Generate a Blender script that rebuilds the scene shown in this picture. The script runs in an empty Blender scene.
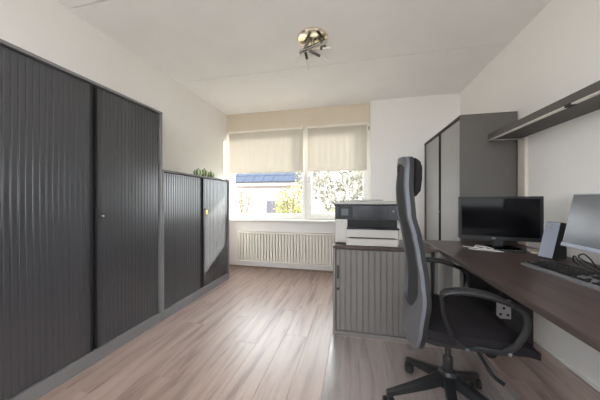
import bpy, bmesh, math, random
from mathutils import Vector, Matrix
random.seed(7)
C = bpy.context.scene.collection
SC = bpy.context.scene
PI = math.pi

# ------------------------------------------------------------------ camera, sky, sun, exposure
FPX = 243.0                                  # focal length in pixels of the 600 px wide frame
YAW = math.atan(54.0 / FPX)                  # the camera looks a little left of the room's long axis
cam_d = bpy.data.cameras.new('camera')
cam_d.sensor_fit = 'HORIZONTAL'; cam_d.sensor_width = 36.0
cam_d.lens = FPX * 36.0 / 600.0
cam_d.clip_start = 0.02; cam_d.clip_end = 300
cam = bpy.data.objects.new('camera', cam_d); C.objects.link(cam)
cam.location = (0, 0, 1.13); cam.rotation_euler = (PI / 2, 0, YAW)
SC.camera = cam

world = bpy.data.worlds.new('sky'); SC.world = world; world.use_nodes = True
bg = world.node_tree.nodes['Background']
bg.inputs['Color'].default_value = (0.93, 0.95, 1.0, 1)
bg.inputs['Strength'].default_value = 1.0

sun_d = bpy.data.lights.new('sun', 'SUN'); sun_d.energy = 2.3; sun_d.angle = math.radians(1.2)
sun_d.color = (1.0, 0.93, 0.82)
sun = bpy.data.objects.new('sun', sun_d); C.objects.link(sun)
sun.rotation_euler = Vector((-1.50, -1.0, -0.57)).to_track_quat('-Z', 'Y').to_euler()

SC.view_settings.view_transform = 'Standard'; SC.view_settings.look = 'None'
SC.view_settings.gamma = 1.0; SC.view_settings.use_curve_mapping = False
SC.view_settings.exposure = 3.3
SC.cycles.max_bounces = 14; SC.cycles.diffuse_bounces = 10; SC.cycles.transparent_max_bounces = 16
SC.cycles.sample_clamp_indirect = 8.0

# ------------------------------------------------------------------ helpers: materials
def principled(name):
    m = bpy.data.materials.new(name); m.use_nodes = True
    return m, m.node_tree, m.node_tree.nodes['Principled BSDF']

def mat(name, col, rough=0.5, spec=0.5, metal=0.0, var=0.06, scale=8.0, bump=0.0, bscale=200.0, stretch=None, coat=0.0):
    m, nt, p = principled(name)
    N, L = nt.nodes, nt.links
    tc = N.new('ShaderNodeTexCoord'); src = tc.outputs['Object']
    if stretch:
        mp = N.new('ShaderNodeMapping'); mp.inputs['Scale'].default_value = stretch
        L.new(src, mp.inputs['Vector']); src = mp.outputs['Vector']
    nz = N.new('ShaderNodeTexNoise'); nz.inputs['Scale'].default_value = scale; nz.inputs['Detail'].default_value = 4
    L.new(src, nz.inputs['Vector'])
    r = N.new('ShaderNodeValToRGB')
    a, b = 1 - var, 1 + var
    r.color_ramp.elements[0].position = 0.3; r.color_ramp.elements[1].position = 0.7
    r.color_ramp.elements[0].color = (*[min(1, c * a) for c in col], 1)
    r.color_ramp.elements[1].color = (*[min(1, c * b) for c in col], 1)
    L.new(nz.outputs['Fac'], r.inputs['Fac']); L.new(r.outputs['Color'], p.inputs['Base Color'])
    p.inputs['Roughness'].default_value = rough; p.inputs['Metallic'].default_value = metal
    p.inputs['Specular IOR Level'].default_value = spec
    if coat: p.inputs['Coat Weight'].default_value = coat; p.inputs['Coat Roughness'].default_value = 0.1
    if bump:
        n2 = N.new('ShaderNodeTexNoise'); n2.inputs['Scale'].default_value = bscale; n2.inputs['Detail'].default_value = 3
        L.new(tc.outputs['Object'], n2.inputs['Vector'])
        bp = N.new('ShaderNodeBump'); bp.inputs['Strength'].default_value = bump; bp.inputs['Distance'].default_value = 0.002
        L.new(n2.outputs['Fac'], bp.inputs['Height']); L.new(bp.outputs['Normal'], p.inputs['Normal'])
    return m

def wood(name, dark, mid, light, grain=(14, 1.0, 14), rough=0.35, spec=0.5, per_piece=0.35, streak=0.5, coat=0.0):
    """boards with grain running along local Y; every board object gets its own tone and its own grain"""
    m, nt, p = principled(name)
    N, L = nt.nodes, nt.links
    tc = N.new('ShaderNodeTexCoord'); oi = N.new('ShaderNodeObjectInfo')
    sh = N.new('ShaderNodeVectorMath'); sh.operation = 'SCALE'; sh.inputs['Scale'].default_value = 37.0
    cmb = N.new('ShaderNodeCombineXYZ')
    for k in 'XYZ': L.new(oi.outputs['Random'], cmb.inputs[k])
    L.new(cmb.outputs['Vector'], sh.inputs[0])
    ad = N.new('ShaderNodeVectorMath'); ad.operation = 'ADD'
    L.new(tc.outputs['Object'], ad.inputs[0]); L.new(sh.outputs['Vector'], ad.inputs[1])
    mp = N.new('ShaderNodeMapping'); mp.inputs['Scale'].default_value = grain
    L.new(ad.outputs['Vector'], mp.inputs['Vector'])
    n1 = N.new('ShaderNodeTexNoise'); n1.inputs['Scale'].default_value = 1.6; n1.inputs['Detail'].default_value = 7; n1.inputs['Roughness'].default_value = 0.62; n1.inputs['Distortion'].default_value = 0.6
    L.new(mp.outputs['Vector'], n1.inputs['Vector'])
    r = N.new('ShaderNodeValToRGB'); e = r.color_ramp.elements
    e[0].position = 0.34; e[0].color = (*dark, 1); e[1].position = 0.68; e[1].color = (*light, 1)
    x = e.new(0.47); x.color = (*mid, 1)
    L.new(n1.outputs['Fac'], r.inputs['Fac'])
    n2 = N.new('ShaderNodeTexNoise'); n2.inputs['Scale'].default_value = 0.55; n2.inputs['Detail'].default_value = 3
    L.new(mp.outputs['Vector'], n2.inputs['Vector'])
    r2 = N.new('ShaderNodeValToRGB'); r2.color_ramp.elements[0].position = 0.29; r2.color_ramp.elements[1].position = 0.41
    r2.color_ramp.elements[0].color = (1 - streak, 1 - streak, 1 - streak * 0.97, 1); r2.color_ramp.elements[1].color = (1, 1, 1, 1)
    L.new(n2.outputs['Fac'], r2.inputs['Fac'])
    mx = N.new('ShaderNodeMix'); mx.data_type = 'RGBA'; mx.blend_type = 'MULTIPLY'; mx.inputs['Factor'].default_value = 1.0
    L.new(r.outputs['Color'], mx.inputs['A']); L.new(r2.outputs['Color'], mx.inputs['B'])
    hv = N.new('ShaderNodeHueSaturation')
    mr = N.new('ShaderNodeMapRange'); mr.inputs['To Min'].default_value = 1 - per_piece / 2; mr.inputs['To Max'].default_value = 1 + per_piece / 2
    L.new(oi.outputs['Random'], mr.inputs['Value']); L.new(mr.outputs['Result'], hv.inputs['Value'])
    L.new(mx.outputs['Result'], hv.inputs['Color']); L.new(hv.outputs['Color'], p.inputs['Base Color'])
    p.inputs['Roughness'].default_value = rough; p.inputs['Specular IOR Level'].default_value = spec
    p.inputs['Coat Weight'].default_value = coat; p.inputs['Coat Roughness'].default_value = 0.38
    bp = N.new('ShaderNodeBump'); bp.inputs['Strength'].default_value = 0.12; bp.inputs['Distance'].default_value = 0.0015
    L.new(n1.outputs['Fac'], bp.inputs['Height']); L.new(bp.outputs['Normal'], p.inputs['Normal'])
    return m

def clear_mat(name, tint, gloss, rough=0.0, body=None, body_fac=0.0):
    """clear pane / sheet: transparent with a fresnel gloss, and optionally a little milky body"""
    m = bpy.data.materials.new(name); m.use_nodes = True
    nt = m.node_tree; N, L = nt.nodes, nt.links
    N.clear()
    out = N.new('ShaderNodeOutputMaterial')
    tr = N.new('ShaderNodeBsdfTransparent'); tr.inputs['Color'].default_value = (*tint, 1)
    gl = N.new('ShaderNodeBsdfGlossy'); gl.inputs['Roughness'].default_value = rough
    base = tr.outputs[0]
    if body:
        df = N.new('ShaderNodeBsdfDiffuse'); df.inputs['Color'].default_value = (*body, 1)
        m1 = N.new('ShaderNodeMixShader'); m1.inputs['Fac'].default_value = body_fac
        L.new(tr.outputs[0], m1.inputs[1]); L.new(df.outputs[0], m1.inputs[2]); base = m1.outputs[0]
    fr = N.new('ShaderNodeFresnel'); ge = N.new('ShaderNodeNewGeometry')
    io = N.new('ShaderNodeMapRange'); io.inputs['To Min'].default_value = gloss; io.inputs['To Max'].default_value = 1.001
    L.new(ge.outputs['Backfacing'], io.inputs['Value']); L.new(io.outputs['Result'], fr.inputs['IOR'])   # only the outer faces mirror
    m2 = N.new('ShaderNodeMixShader'); L.new(fr.outputs[0], m2.inputs['Fac'])
    L.new(base, m2.inputs[1]); L.new(gl.outputs[0], m2.inputs[2])
    L.new(m2.outputs[0], out.inputs['Surface'])
    return m

def cloth_mat(name, col, trans):
    """thin woven fabric: part of the light from behind comes through"""
    m = bpy.data.materials.new(name); m.use_nodes = True
    nt = m.node_tree; N, L = nt.nodes, nt.links
    N.clear()
    out = N.new('ShaderNodeOutputMaterial')
    tc = N.new('ShaderNodeTexCoord'); mp = N.new('ShaderNodeMapping'); mp.inputs['Scale'].default_value = (6, 1, 0.6)
    nz = N.new('ShaderNodeTexNoise'); nz.inputs['Scale'].default_value = 4; nz.inputs['Detail'].default_value = 4
    L.new(tc.outputs['Object'], mp.inputs['Vector']); L.new(mp.outputs['Vector'], nz.inputs['Vector'])
    r = N.new('ShaderNodeValToRGB')
    r.color_ramp.elements[0].color = (*[c * 0.93 for c in col], 1); r.color_ramp.elements[1].color = (*[min(1, c * 1.05) for c in col], 1)
    L.new(nz.outputs['Fac'], r.inputs['Fac'])
    d = N.new('ShaderNodeBsdfDiffuse'); t = N.new('ShaderNodeBsdfTranslucent')
    L.new(r.outputs['Color'], d.inputs['Color']); L.new(r.outputs['Color'], t.inputs['Color'])
    mx = N.new('ShaderNodeMixShader'); mx.inputs['Fac'].default_value = trans
    L.new(d.outputs[0], mx.inputs[1]); L.new(t.outputs[0], mx.inputs[2]); L.new(mx.outputs[0], out.inputs['Surface'])
    return m

M = {}
M['wall'] = mat('wall_paint', (0.81, 0.785, 0.765), 0.85, 0.2, var=0.015, scale=1.5, bump=0.25, bscale=260)
M['ceiling'] = mat('ceiling_paint', (0.87, 0.855, 0.855), 0.9, 0.15, var=0.02, scale=3, bump=0.5, bscale=160)
M['header'] = mat('beige_board', (0.66, 0.58, 0.47), 0.6, 0.3, var=0.03, scale=3)
M['frame_white'] = mat('white_frame_paint', (0.82, 0.80, 0.75), 0.35, 0.5, var=0.01)
M['sill'] = mat('white_sill', (0.80, 0.79, 0.77), 0.3, 0.5, var=0.01)
M['glass'] = clear_mat('window_glass', (0.96, 0.98, 0.97), 1.35)
M['blind'] = cloth_mat('blind_fabric', (0.60, 0.55, 0.475), 0.10)
M['blind_bar'] = mat('blind_rail_white', (0.78, 0.74, 0.66), 0.4, 0.4, var=0.01)
M['radiator'] = mat('radiator_enamel', (0.74, 0.705, 0.645), 0.35, 0.5, var=0.01)
M['floor'] = wood('washed_oak_laminate', (0.205, 0.138, 0.112), (0.355, 0.252, 0.212), (0.425, 0.325, 0.285), grain=(11, 0.85, 11), rough=0.36, spec=0.95, per_piece=0.10, streak=0.42, coat=0.25)
M['subfloor'] = mat('joint_dark', (0.10, 0.075, 0.06), 0.8, 0.2)
M['skirt'] = mat('skirting_oak', (0.30, 0.21, 0.15), 0.5, 0.4, var=0.1, scale=5, stretch=(1, 1, 10))
M['slat'] = mat('tambour_grey', (0.046, 0.048, 0.056), 0.27, 1.0, var=0.04, scale=3)
M['cab'] = mat('cabinet_grey_metal', (0.20, 0.195, 0.202), 0.42, 0.5, var=0.03, scale=4)
M['cab_dark'] = mat('cabinet_recess', (0.012, 0.012, 0.013), 0.6, 0.3)
M['slat2'] = mat('tambour_taupe', (0.165, 0.155, 0.148), 0.42, 0.5, var=0.04, scale=3)
M['cab2'] = mat('cabinet_taupe_metal', (0.17, 0.16, 0.152), 0.45, 0.5, var=0.03, scale=4)
M['slat3'] = mat('tambour_grey_with_glare', (0.31, 0.305, 0.30), 0.33, 0.5, var=0.03, scale=3)  # lightened: window glare on the cupboard doors is put into this grey
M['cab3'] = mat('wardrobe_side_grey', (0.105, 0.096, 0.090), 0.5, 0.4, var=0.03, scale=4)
M['chrome'] = mat('brushed_chrome', (0.62, 0.60, 0.57), 0.25, 0.5, metal=1.0, var=0.05, scale=30)
M['brass'] = mat('brass', (0.62, 0.44, 0.14), 0.35, 0.5, metal=0.8)
M['desk'] = wood('wenge_desk', (0.042, 0.026, 0.023), (0.062, 0.040, 0.036), (0.084, 0.058, 0.052), grain=(16, 1.1, 16), rough=0.34, spec=0.5, per_piece=0.05, streak=0.2)
M['desk_edge'] = mat('desk_edging', (0.075, 0.058, 0.052), 0.4, 0.5)
M['black'] = mat('black_plastic', (0.011, 0.011, 0.012), 0.45, 0.3, var=0.08, bump=0.05)
M['black_soft'] = mat('black_rubber', (0.010, 0.010, 0.011), 0.7, 0.3)
M['screen'] = mat('black_glossy_screen', (0.004, 0.004, 0.005), 0.08, 0.08, var=0.02)
M['matte_screen'] = mat('matte_screen', (0.055, 0.062, 0.08), 0.25, 0.9, var=0.02)
M['silver'] = mat('silver_plastic_with_glare', (0.33, 0.36, 0.45), 0.30, 0.6, var=0.03)  # base colour carries the bluish reflection of the window
M['prn_white'] = mat('printer_white', (0.45, 0.425, 0.405), 0.45, 0.4, var=0.01)
M['prn_grey'] = mat('printer_light_grey', (0.36, 0.35, 0.33), 0.4, 0.4, var=0.01)
M['prn_dark'] = mat('printer_charcoal', (0.026, 0.026, 0.031), 0.35, 0.3, var=0.03)
M['prn_panel'] = mat('printer_gloss_panel', (0.036, 0.036, 0.043), 0.2, 0.3)
M['prn_screen'] = mat('printer_touchscreen', (0.085, 0.09, 0.095), 0.15, 0.6)
M['mark'] = mat('pale_print', (0.20, 0.20, 0.22), 0.4, 0.4, var=0.01)
M['ch_mesh'] = mat('chair_mesh_grey', (0.030, 0.032, 0.036), 0.75, 0.25, var=0.12, scale=120, bump=0.6, bscale=700)
M['ch_shell'] = mat('chair_shell_grey', (0.098, 0.101, 0.115), 0.5, 0.4, var=0.05, scale=10, bump=0.2, bscale=500)
M['ch_rim'] = mat('chair_rim_black', (0.010, 0.010, 0.011), 0.6, 0.3)
M['ch_fabric'] = mat('chair_black_fabric', (0.013, 0.011, 0.013), 0.85, 0.2, var=0.12, scale=60, bump=0.5, bscale=600)
M['ch_arm'] = mat('chair_arm_plastic', (0.013, 0.013, 0.015), 0.42, 0.4)
M['ch_base'] = mat('chair_base_nylon', (0.009, 0.0095, 0.011), 0.38, 0.4)
M['mat'] = clear_mat('clear_vinyl_mat', (0.97, 0.97, 0.97), 1.5, 0.22, body=(0.66, 0.67, 0.72), body_fac=0.11)
M['white_metal'] = mat('white_desk_steel', (0.42, 0.405, 0.39), 0.4, 0.5, var=0.02)
M['plate'] = mat('pale_grey_steel', (0.24, 0.23, 0.24), 0.45, 0.4, var=0.03)
M['shelf'] = mat('shelf_dark_grey', (0.095, 0.086, 0.080), 0.5, 0.4, var=0.06, scale=12, stretch=(6, 1, 6))
M['alu'] = mat('aluminium_strip', (0.78, 0.76, 0.73), 0.35, 0.5, metal=0.3, var=0.02)
M['trim'] = mat('beige_casing', (0.62, 0.56, 0.49), 0.6, 0.3, var=0.03, stretch=(10, 10, 1))
M['cable_white'] = mat('white_cable', (0.62, 0.61, 0.60), 0.45, 0.4)
M['cable_grey'] = mat('grey_cable', (0.16, 0.16, 0.17), 0.5, 0.4)
M['paper'] = mat('cream_paper', (0.62, 0.55, 0.44), 0.7, 0.2)
M['key'] = mat('keyboard_keys', (0.006, 0.006, 0.007), 0.45, 0.4)
M['kb'] = mat('keyboard_body', (0.17, 0.17, 0.18), 0.4, 0.5)
M['lamp_plate'] = mat('polished_nickel_plate', (0.80, 0.72, 0.58), 0.18, 0.5, metal=1.0, var=0.03)
M['lamp_dark'] = mat('dark_nickel', (0.16, 0.145, 0.13), 0.35, 0.5, metal=0.7)
M['lamp_glass'] = mat('frosted_white_glass', (0.86, 0.85, 0.83), 0.25, 0.5, var=0.01)
M['glass_shelf_clip'] = M['black']

def striped(name, c1, c2, freq):
    m, nt, p = principled(name); N, L = nt.nodes, nt.links
    tc = N.new('ShaderNodeTexCoord')
    gr = N.new('ShaderNodeTexGradient'); gr.gradient_type = 'RADIAL'
    L.new(tc.outputs['Object'], gr.inputs['Vector'])
    mu = N.new('ShaderNodeMath'); mu.operation = 'MULTIPLY'; mu.inputs[1].default_value = freq * 2 * PI
    sn = N.new('ShaderNodeMath'); sn.operation = 'SINE'
    L.new(gr.outputs['Fac'], mu.inputs[0]); L.new(mu.outputs[0], sn.inputs[0])
    r = N.new('ShaderNodeValToRGB'); r.color_ramp.elements[0].position = 0.0; r.color_ramp.elements[1].position = 0.35
    r.color_ramp.elements[0].color = (*c1, 1); r.color_ramp.elements[1].color = (*c2, 1)
    L.new(sn.outputs[0], r.inputs['Fac']); L.new(r.outputs['Color'], p.inputs['Base Color'])
    p.inputs['Roughness'].default_value = 0.3
    return m
M['gourd'] = striped('green_striped_rind', (0.13, 0.22, 0.05), (0.62, 0.66, 0.48), 7)

# ------------------------------------------------------------------ helpers: meshes
def bx(bm, x0, x1, y0, y1, z0, z1, bev=0.0, seg=2):
    r = bmesh.ops.create_cube(bm, size=1.0, matrix=Matrix.Translation(((x0 + x1) / 2, (y0 + y1) / 2, (z0 + z1) / 2)) @ Matrix.Diagonal((abs(x1 - x0), abs(y1 - y0), abs(z1 - z0), 1)))
    if bev:
        es = list({e for v in r['verts'] for e in v.link_edges})
        bmesh.ops.bevel(bm, geom=es, offset=bev, segments=seg, affect='EDGES', profile=0.5)
    return r

def box(x0, x1, y0, y1, z0, z1, bev=0.0, seg=2):
    bm = bmesh.new(); bx(bm, x0, x1, y0, y1, z0, z1, bev, seg); return bm

def catmull(pts, n=8):
    pts = [Vector(p) for p in pts]
    if len(pts) < 3: return pts
    P = [pts[0] * 2 - pts[1]] + pts + [pts[-1] * 2 - pts[-2]]
    out = []
    for i in range(1, len(P) - 2):
        for k in range(n):
            t = k / n
            a, b, c, d = P[i - 1], P[i], P[i + 1], P[i + 2]
            out.append(0.5 * ((2 * b) + (c - a) * t + (2 * a - 5 * b + 4 * c - d) * t * t + (3 * b - a - 3 * c + d) * t ** 3))
    out.append(P[-2]); return out

def tube(bm, pts, rad, sides=8, flat=1.0, up=None):
    """sweep; rad a number or a list; flat squashes the section along its second axis"""
    pts = [Vector(p) for p in pts]; n = len(pts)
    rings = []; prev = None
    for i, p in enumerate(pts):
        d = (pts[min(i + 1, n - 1)] - pts[max(i - 1, 0)]).normalized()
        if up is not None: s = d.cross(Vector(up)).normalized()
        elif prev is None:
            s = d.cross(Vector((0, 0, 1)) if abs(d.z) < 0.9 else Vector((1, 0, 0))).normalized()
        else: s = (prev - d * prev.dot(d)).normalized()
        prev = s; t = s.cross(d).normalized()
        r = rad[i] if isinstance(rad, (list, tuple)) else rad
        rings.append([bm.verts.new(p + s * (r * math.cos(2 * PI * k / sides)) + t * (r * flat * math.sin(2 * PI * k / sides))) for k in range(sides)])
    for a, b in zip(rings[:-1], rings[1:]):
        for k in range(sides):
            bm.faces.new((a[k], a[(k + 1) % sides], b[(k + 1) % sides], b[k]))
    bm.faces.new(rings[0][::-1]); bm.faces.new(rings[-1])
    return bm

def lathe(bm, prof, sides=20, axis='Z', at=(0, 0, 0)):
    rings = []
    for r, h in prof:
        ring = []
        for k in range(sides):
            a = 2 * PI * k / sides; c, s = r * math.cos(a), r * math.sin(a)
            v = {'Z': (c, s, h), 'X': (h, c, s), 'Y': (c, h, s)}[axis]
            ring.append(bm.verts.new(Vector(v) + Vector(at)))
        rings.append(ring)
    for a, b in zip(rings[:-1], rings[1:]):
        for k in range(sides): bm.faces.new((a[k], a[(k + 1) % sides], b[(k + 1) % sides], b[k]))
    bm.faces.new(rings[0][::-1]); bm.faces.new(rings[-1]); return bm

def prism(bm, poly, z0, z1, axes='XYZ'):
    """extrude a polygon given in the first two named axes along the third"""
    ix = ['XYZ'.index(a) for a in axes]
    def pt(u, v, w):
        q = [0, 0, 0]; q[ix[0]], q[ix[1]], q[ix[2]] = u, v, w; return q
    a = [bm.verts.new(pt(u, v, z0)) for u, v in poly]; b = [bm.verts.new(pt(u, v, z1)) for u, v in poly]
    n = len(poly)
    for k in range(n): bm.faces.new((a[k], a[(k + 1) % n], b[(k + 1) % n], b[k]))
    bm.faces.new(a[::-1]); bm.faces.new(b); return bm

def to_mesh(name, bm, m, smooth=False):
    bmesh.ops.recalc_face_normals(bm, faces=bm.faces[:])
    me = bpy.data.meshes.new(name); bm.to_mesh(me); bm.free()
    me.materials.append(m)
    if smooth:
        me.polygons.foreach_set('use_smooth', [True] * len(me.polygons))
        try: me.set_sharp_from_angle(angle=math.radians(40))
        except Exception: pass
    return me

def obj(name, bm, m, parent=None, smooth=False, loc=None, rot=None):
    me = bm if isinstance(bm, bpy.types.Mesh) else to_mesh(name, bm, m, smooth)
    o = bpy.data.objects.new(name, me); C.objects.link(o)
    if parent is not None: o.parent = parent
    if loc is not None: o.location = loc
    if rot is not None: o.rotation_euler = rot
    return o

def tag(o, label, cat, group=None):
    o['label'] = label; o['category'] = cat
    if group: o['group'] = group
    return o

def thing(name, label, cat, loc=(0, 0, 0), rotz=0.0, group=None):
    o = bpy.data.objects.new(name, None); C.objects.link(o); o.empty_display_size = 0.1
    o.location = loc; o.rotation_euler = (0, 0, rotz)
    return tag(o, label, cat, group)

def struct(name, bm, m, label=None, parent=None, smooth=False, loc=None):
    o = obj(name, bm, m, parent, smooth, loc)
    if parent is None: o['kind'] = 'structure'
    if label: o['label'] = label
    return o

def struct_root(name, label, loc=(0, 0, 0)):
    o = bpy.data.objects.new(name, None); C.objects.link(o); o.location = loc; o['kind'] = 'structure'; o['label'] = label
    o.empty_display_size = 0.1
    return o

def dup(root, loc, rotz, label):
    r = root.copy(); C.objects.link(r); r.location = loc; r.rotation_euler = (0, 0, rotz); r['label'] = label
    for ch in list(root.children):
        c = ch.copy(); C.objects.link(c); c.parent = r
        for g in list(ch.children):
            d = g.copy(); C.objects.link(d); d.parent = c
    return r

# ------------------------------------------------------------------ the room
XL, XR = -2.15, 1.42           # left and right wall faces
YB, YW, YF = 3.73, 3.84, -1.10  # wall right of the window, window wall, wall behind the camera
H = 2.60
XJ = 0.25                      # where the window bay ends

# floor: a dark underlay with every laminate board laid on it
fl = struct('floor', box(XL - 0.1, XR + 0.1, YF - 0.1, YW + 0.06, -0.08, -0.0085), M['subfloor'], 'washed oak laminate floor of long boards')
PW, PL = 0.19, 1.29
plank_mesh = to_mesh('plank', box(-PW / 2 + 0.0005, PW / 2 - 0.0005, -PL / 2 + 0.0003, PL / 2 - 0.0003, -0.0085, 0.0, 0.0009, 1), M['floor'])
x = -0.185 - PW / 2 - PW * 10
row = 0
while x - PW / 2 < XR - 0.005:
    if x + PW / 2 > XL + 0.01:
        y = YF - [0.15, 0.58, 0.98, 0.36, 0.80][row % 5]
        x0, x1 = max(x - PW / 2, XL), min(x + PW / 2, XR)
        while y < YW + 0.03:
            y0, y1 = max(y, YF), min(y + PL, YW + 0.03)
            if y1 - y0 > 0.02:
                if y1 - y0 > PL - 0.001 and x1 - x0 > PW - 0.001:
                    obj('plank', plank_mesh, None, fl, loc=(x, y + PL / 2, 0))
                else:
                    cx, cy = (x0 + x1) / 2, (y0 + y1) / 2; a, b = (x1 - x0) / 2, (y1 - y0) / 2
                    obj('plank', box(-a + 0.0005, a - 0.0005, -b + 0.0003, b - 0.0003, -0.0085, 0, 0.0009, 1), M['floor'], fl, loc=(cx, cy, 0))
            y += PL
    row += 1
    x += PW

# ceiling: concrete slabs, 1.2 m wide, with chamfered joints
ce = struct('ceiling', box(XL - 0.1, XR + 0.1, YF - 0.1, YW + 0.1, H + 0.036, H + 0.12), M['ceiling'], 'white ceiling of wide slabs with narrow joints')
for ya, yb in ((YF - 0.09, 0.24), (0.24, 1.44), (1.44, 2.64), (2.64, YW + 0.09)):
    bm = bmesh.new(); c = 0.0065
    prism(bm, [(ya + c, H), (yb - c, H), (yb - 0.005, H + 0.002), (yb - 0.005, H + 0.0355), (ya + 0.005, H + 0.0355), (ya + 0.005, H + 0.002)], XL, XR, 'YZX')
    obj('ceiling_slab', bm, M['ceiling'], ce)

struct('wall_left', box(XL - 0.1, XL, YF - 0.1, YW + 0.1, 0, H + 0.036), M['wall'], 'white plastered wall behind the grey cabinets')
struct('wall_right', box(XR, XR + 0.1, YF - 0.1, YW + 0.1, 0, H + 0.036), M['wall'], 'white plastered wall along the desk')
wb = struct('wall_back', box(XJ, XR, YB, YW + 0.12, 0, H), M['wall'], 'white wall with the window bay')
SILL_Z, HEAD_Z = 0.80, 2.30
obj('parapet', box(XL, XJ, YW - 0.02, YW + 0.12, 0, SILL_Z), M['wall'], wb)
hd = obj('header_board', box(XL, XJ, YW - 0.01, YW + 0.12, HEAD_Z, H), M['header'], wb); hd['label'] = 'beige board above the window blinds'
# wall behind the camera; its wide unseen window is added to brighten the room
wf = struct('wall_front', box(XL, XL + 0.12, YF - 0.1, YF, 0, H), M['wall'], 'white wall piers behind the camera around the added daylight window')
obj('wall_pier', box(XR - 0.12, XR, YF - 0.1, YF, 0, H), M['wall'], wf)
obj('lintel', box(XL + 0.12, XR - 0.12, YF - 0.1, YF, 2.28, H), M['wall'], wf)
obj('parapet', box(XL + 0.12, XR - 0.12, YF - 0.1, YF, 0, 0.95), M['wall'], wf)
w3 = struct_root('added_window_3', 'wide unseen window added behind the camera for more daylight', ((XL + XR) / 2, YF - 0.06, 0.95))
hw3 = (XR - XL) / 2 - 0.12
bm = bmesh.new()
for a in (-hw3, -0.03, hw3 - 0.06): bx(bm, a, a + 0.06, -0.03, 0.03, 0, 1.33, 0.004)
for a in (0, 1.27): bx(bm, -hw3, hw3, -0.028, 0.028, a, a + 0.06, 0.004)
obj('window_frame', bm, M['frame_white'], w3)
for a in (-hw3 / 2, hw3 / 2): obj('pane', box(a - hw3 / 2 + 0.04, a + hw3 / 2 - 0.04, -0.004, 0.004, 0.055, 1.275), M['glass'], w3)

struct('baseboard_back', box(XL, XR, YW - 0.032, YW - 0.021, 0.0005, 0.022), M['skirt'], 'thin brown skirting strip under the radiator')
struct('baseboard_right', box(XR - 0.012, XR - 0.0005, YF, YB, 0.0005, 0.014), M['sill'], 'thin white skirting strip along the right wall')

# windows: a fixed light on the left, a casement with handle on the right
WX0, WX1, MUL = XL + 0.02, XJ - 0.005, -0.757
WY = YW + 0.035
w1 = struct_root('window_1', 'wide fixed window with white frame left of the mullion', (0, WY, SILL_Z))
bm = bmesh.new()
bx(bm, WX0, WX0 + 0.085, -0.035, 0.035, 0.02, 1.5, 0.004); bx(bm, MUL - 0.045, MUL - 0.002, -0.035, 0.035, 0.02, 1.5, 0.004)
bx(bm, WX0 + 0.085, MUL - 0.045, -0.034, 0.034, 0.02, 0.085, 0.004); bx(bm, WX0 + 0.085, MUL - 0.045, -0.034, 0.034, 1.42, 1.5, 0.004)
obj('window_frame', bm, M['frame_white'], w1)
bm = bmesh.new()
xa, xb = WX0 + 0.085, MUL - 0.045
for a, b in ((xa, xa + 0.02), (xb - 0.02, xb)): bx(bm, a, b, -0.02, 0.02, 0.085, 1.42, 0.003)
for a, b in ((0.085, 0.105), (1.40, 1.42)): bx(bm, xa + 0.02, xb - 0.02, -0.02, 0.02, a, b, 0.003)
obj('glazing_bead', bm, M['frame_white'], w1)
obj('pane', box(xa + 0.018, xb - 0.018, -0.006, 0.006, 0.103, 1.402), M['glass'], w1)
w2 = struct_root('window_2', 'white casement window with handle beside the right wall pier', (0, WY, SILL_Z))
bm = bmesh.new()
bx(bm, MUL + 0.002, MUL + 0.04, -0.035, 0.035, 0.02, 1.5, 0.004); bx(bm, WX1 - 0.05, WX1, -0.035, 0.035, 0.02, 1.5, 0.004)
bx(bm, MUL + 0.04, WX1 - 0.05, -0.034, 0.034, 0.02, 0.065, 0.004); bx(bm, MUL + 0.04, WX1 - 0.05, -0.034, 0.034, 1.44, 1.5, 0.004)
obj('window_frame', bm, M['frame_white'], w2)
sx0, sx1 = MUL + 0.035, WX1 - 0.045
bm = bmesh.new()
bx(bm, sx0, sx0 + 0.065, -0.055, 0.0, 0.06, 1.44, 0.006); bx(bm, sx1 - 0.065, sx1, -0.055, 0.0, 0.06, 1.44, 0.006)
bx(bm, sx0 + 0.065, sx1 - 0.065, -0.054, 0.0, 0.06, 0.125, 0.006); bx(bm, sx0 + 0.065, sx1 - 0.065, -0.054, 0.0, 1.375, 1.44, 0.006)
sash = obj('sash', bm, M['frame_white'], w2)
obj('pane', box(sx0 + 0.06, sx1 - 0.06, -0.032, -0.022, 0.12, 1.38), M['glass'], sash)
bm = bmesh.new(); bx(bm, sx0 + 0.008, sx0 + 0.034, -0.066, -0.0555, 0.60, 0.70, 0.004)
tube(bm, [(sx0 + 0.021, -0.062, 0.665), (sx0 + 0.021, -0.095, 0.665), (sx0 + 0.028, -0.100, 0.655), (sx0 + 0.055, -0.100, 0.565)], 0.0085, 8)
hn = obj('handle', bm, M['chrome'], sash, True); hn['label'] = 'grey metal window handle'
struct('trim_1', box(XL + 0.002, XJ - 0.002, YW - 0.17, YW + 0.06, SILL_Z - 0.012, SILL_Z + 0.018, 0.006), M['sill'], 'white window sill above the radiator')
struct('trim_2', box(XJ - 0.014, XJ - 0.001, YW - 0.108, YW - 0.012, SILL_Z + 0.03, H - 0.002, 0.002), M['frame_white'], 'white lining strip where the window bay meets the wall')
struct('trim_3', box(XR - 0.030, XR - 0.001, 2.385, 2.475, 0.001, 1.655, 0.004), M['trim'], 'beige vertical casing between grey cupboard and right wall')

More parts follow.
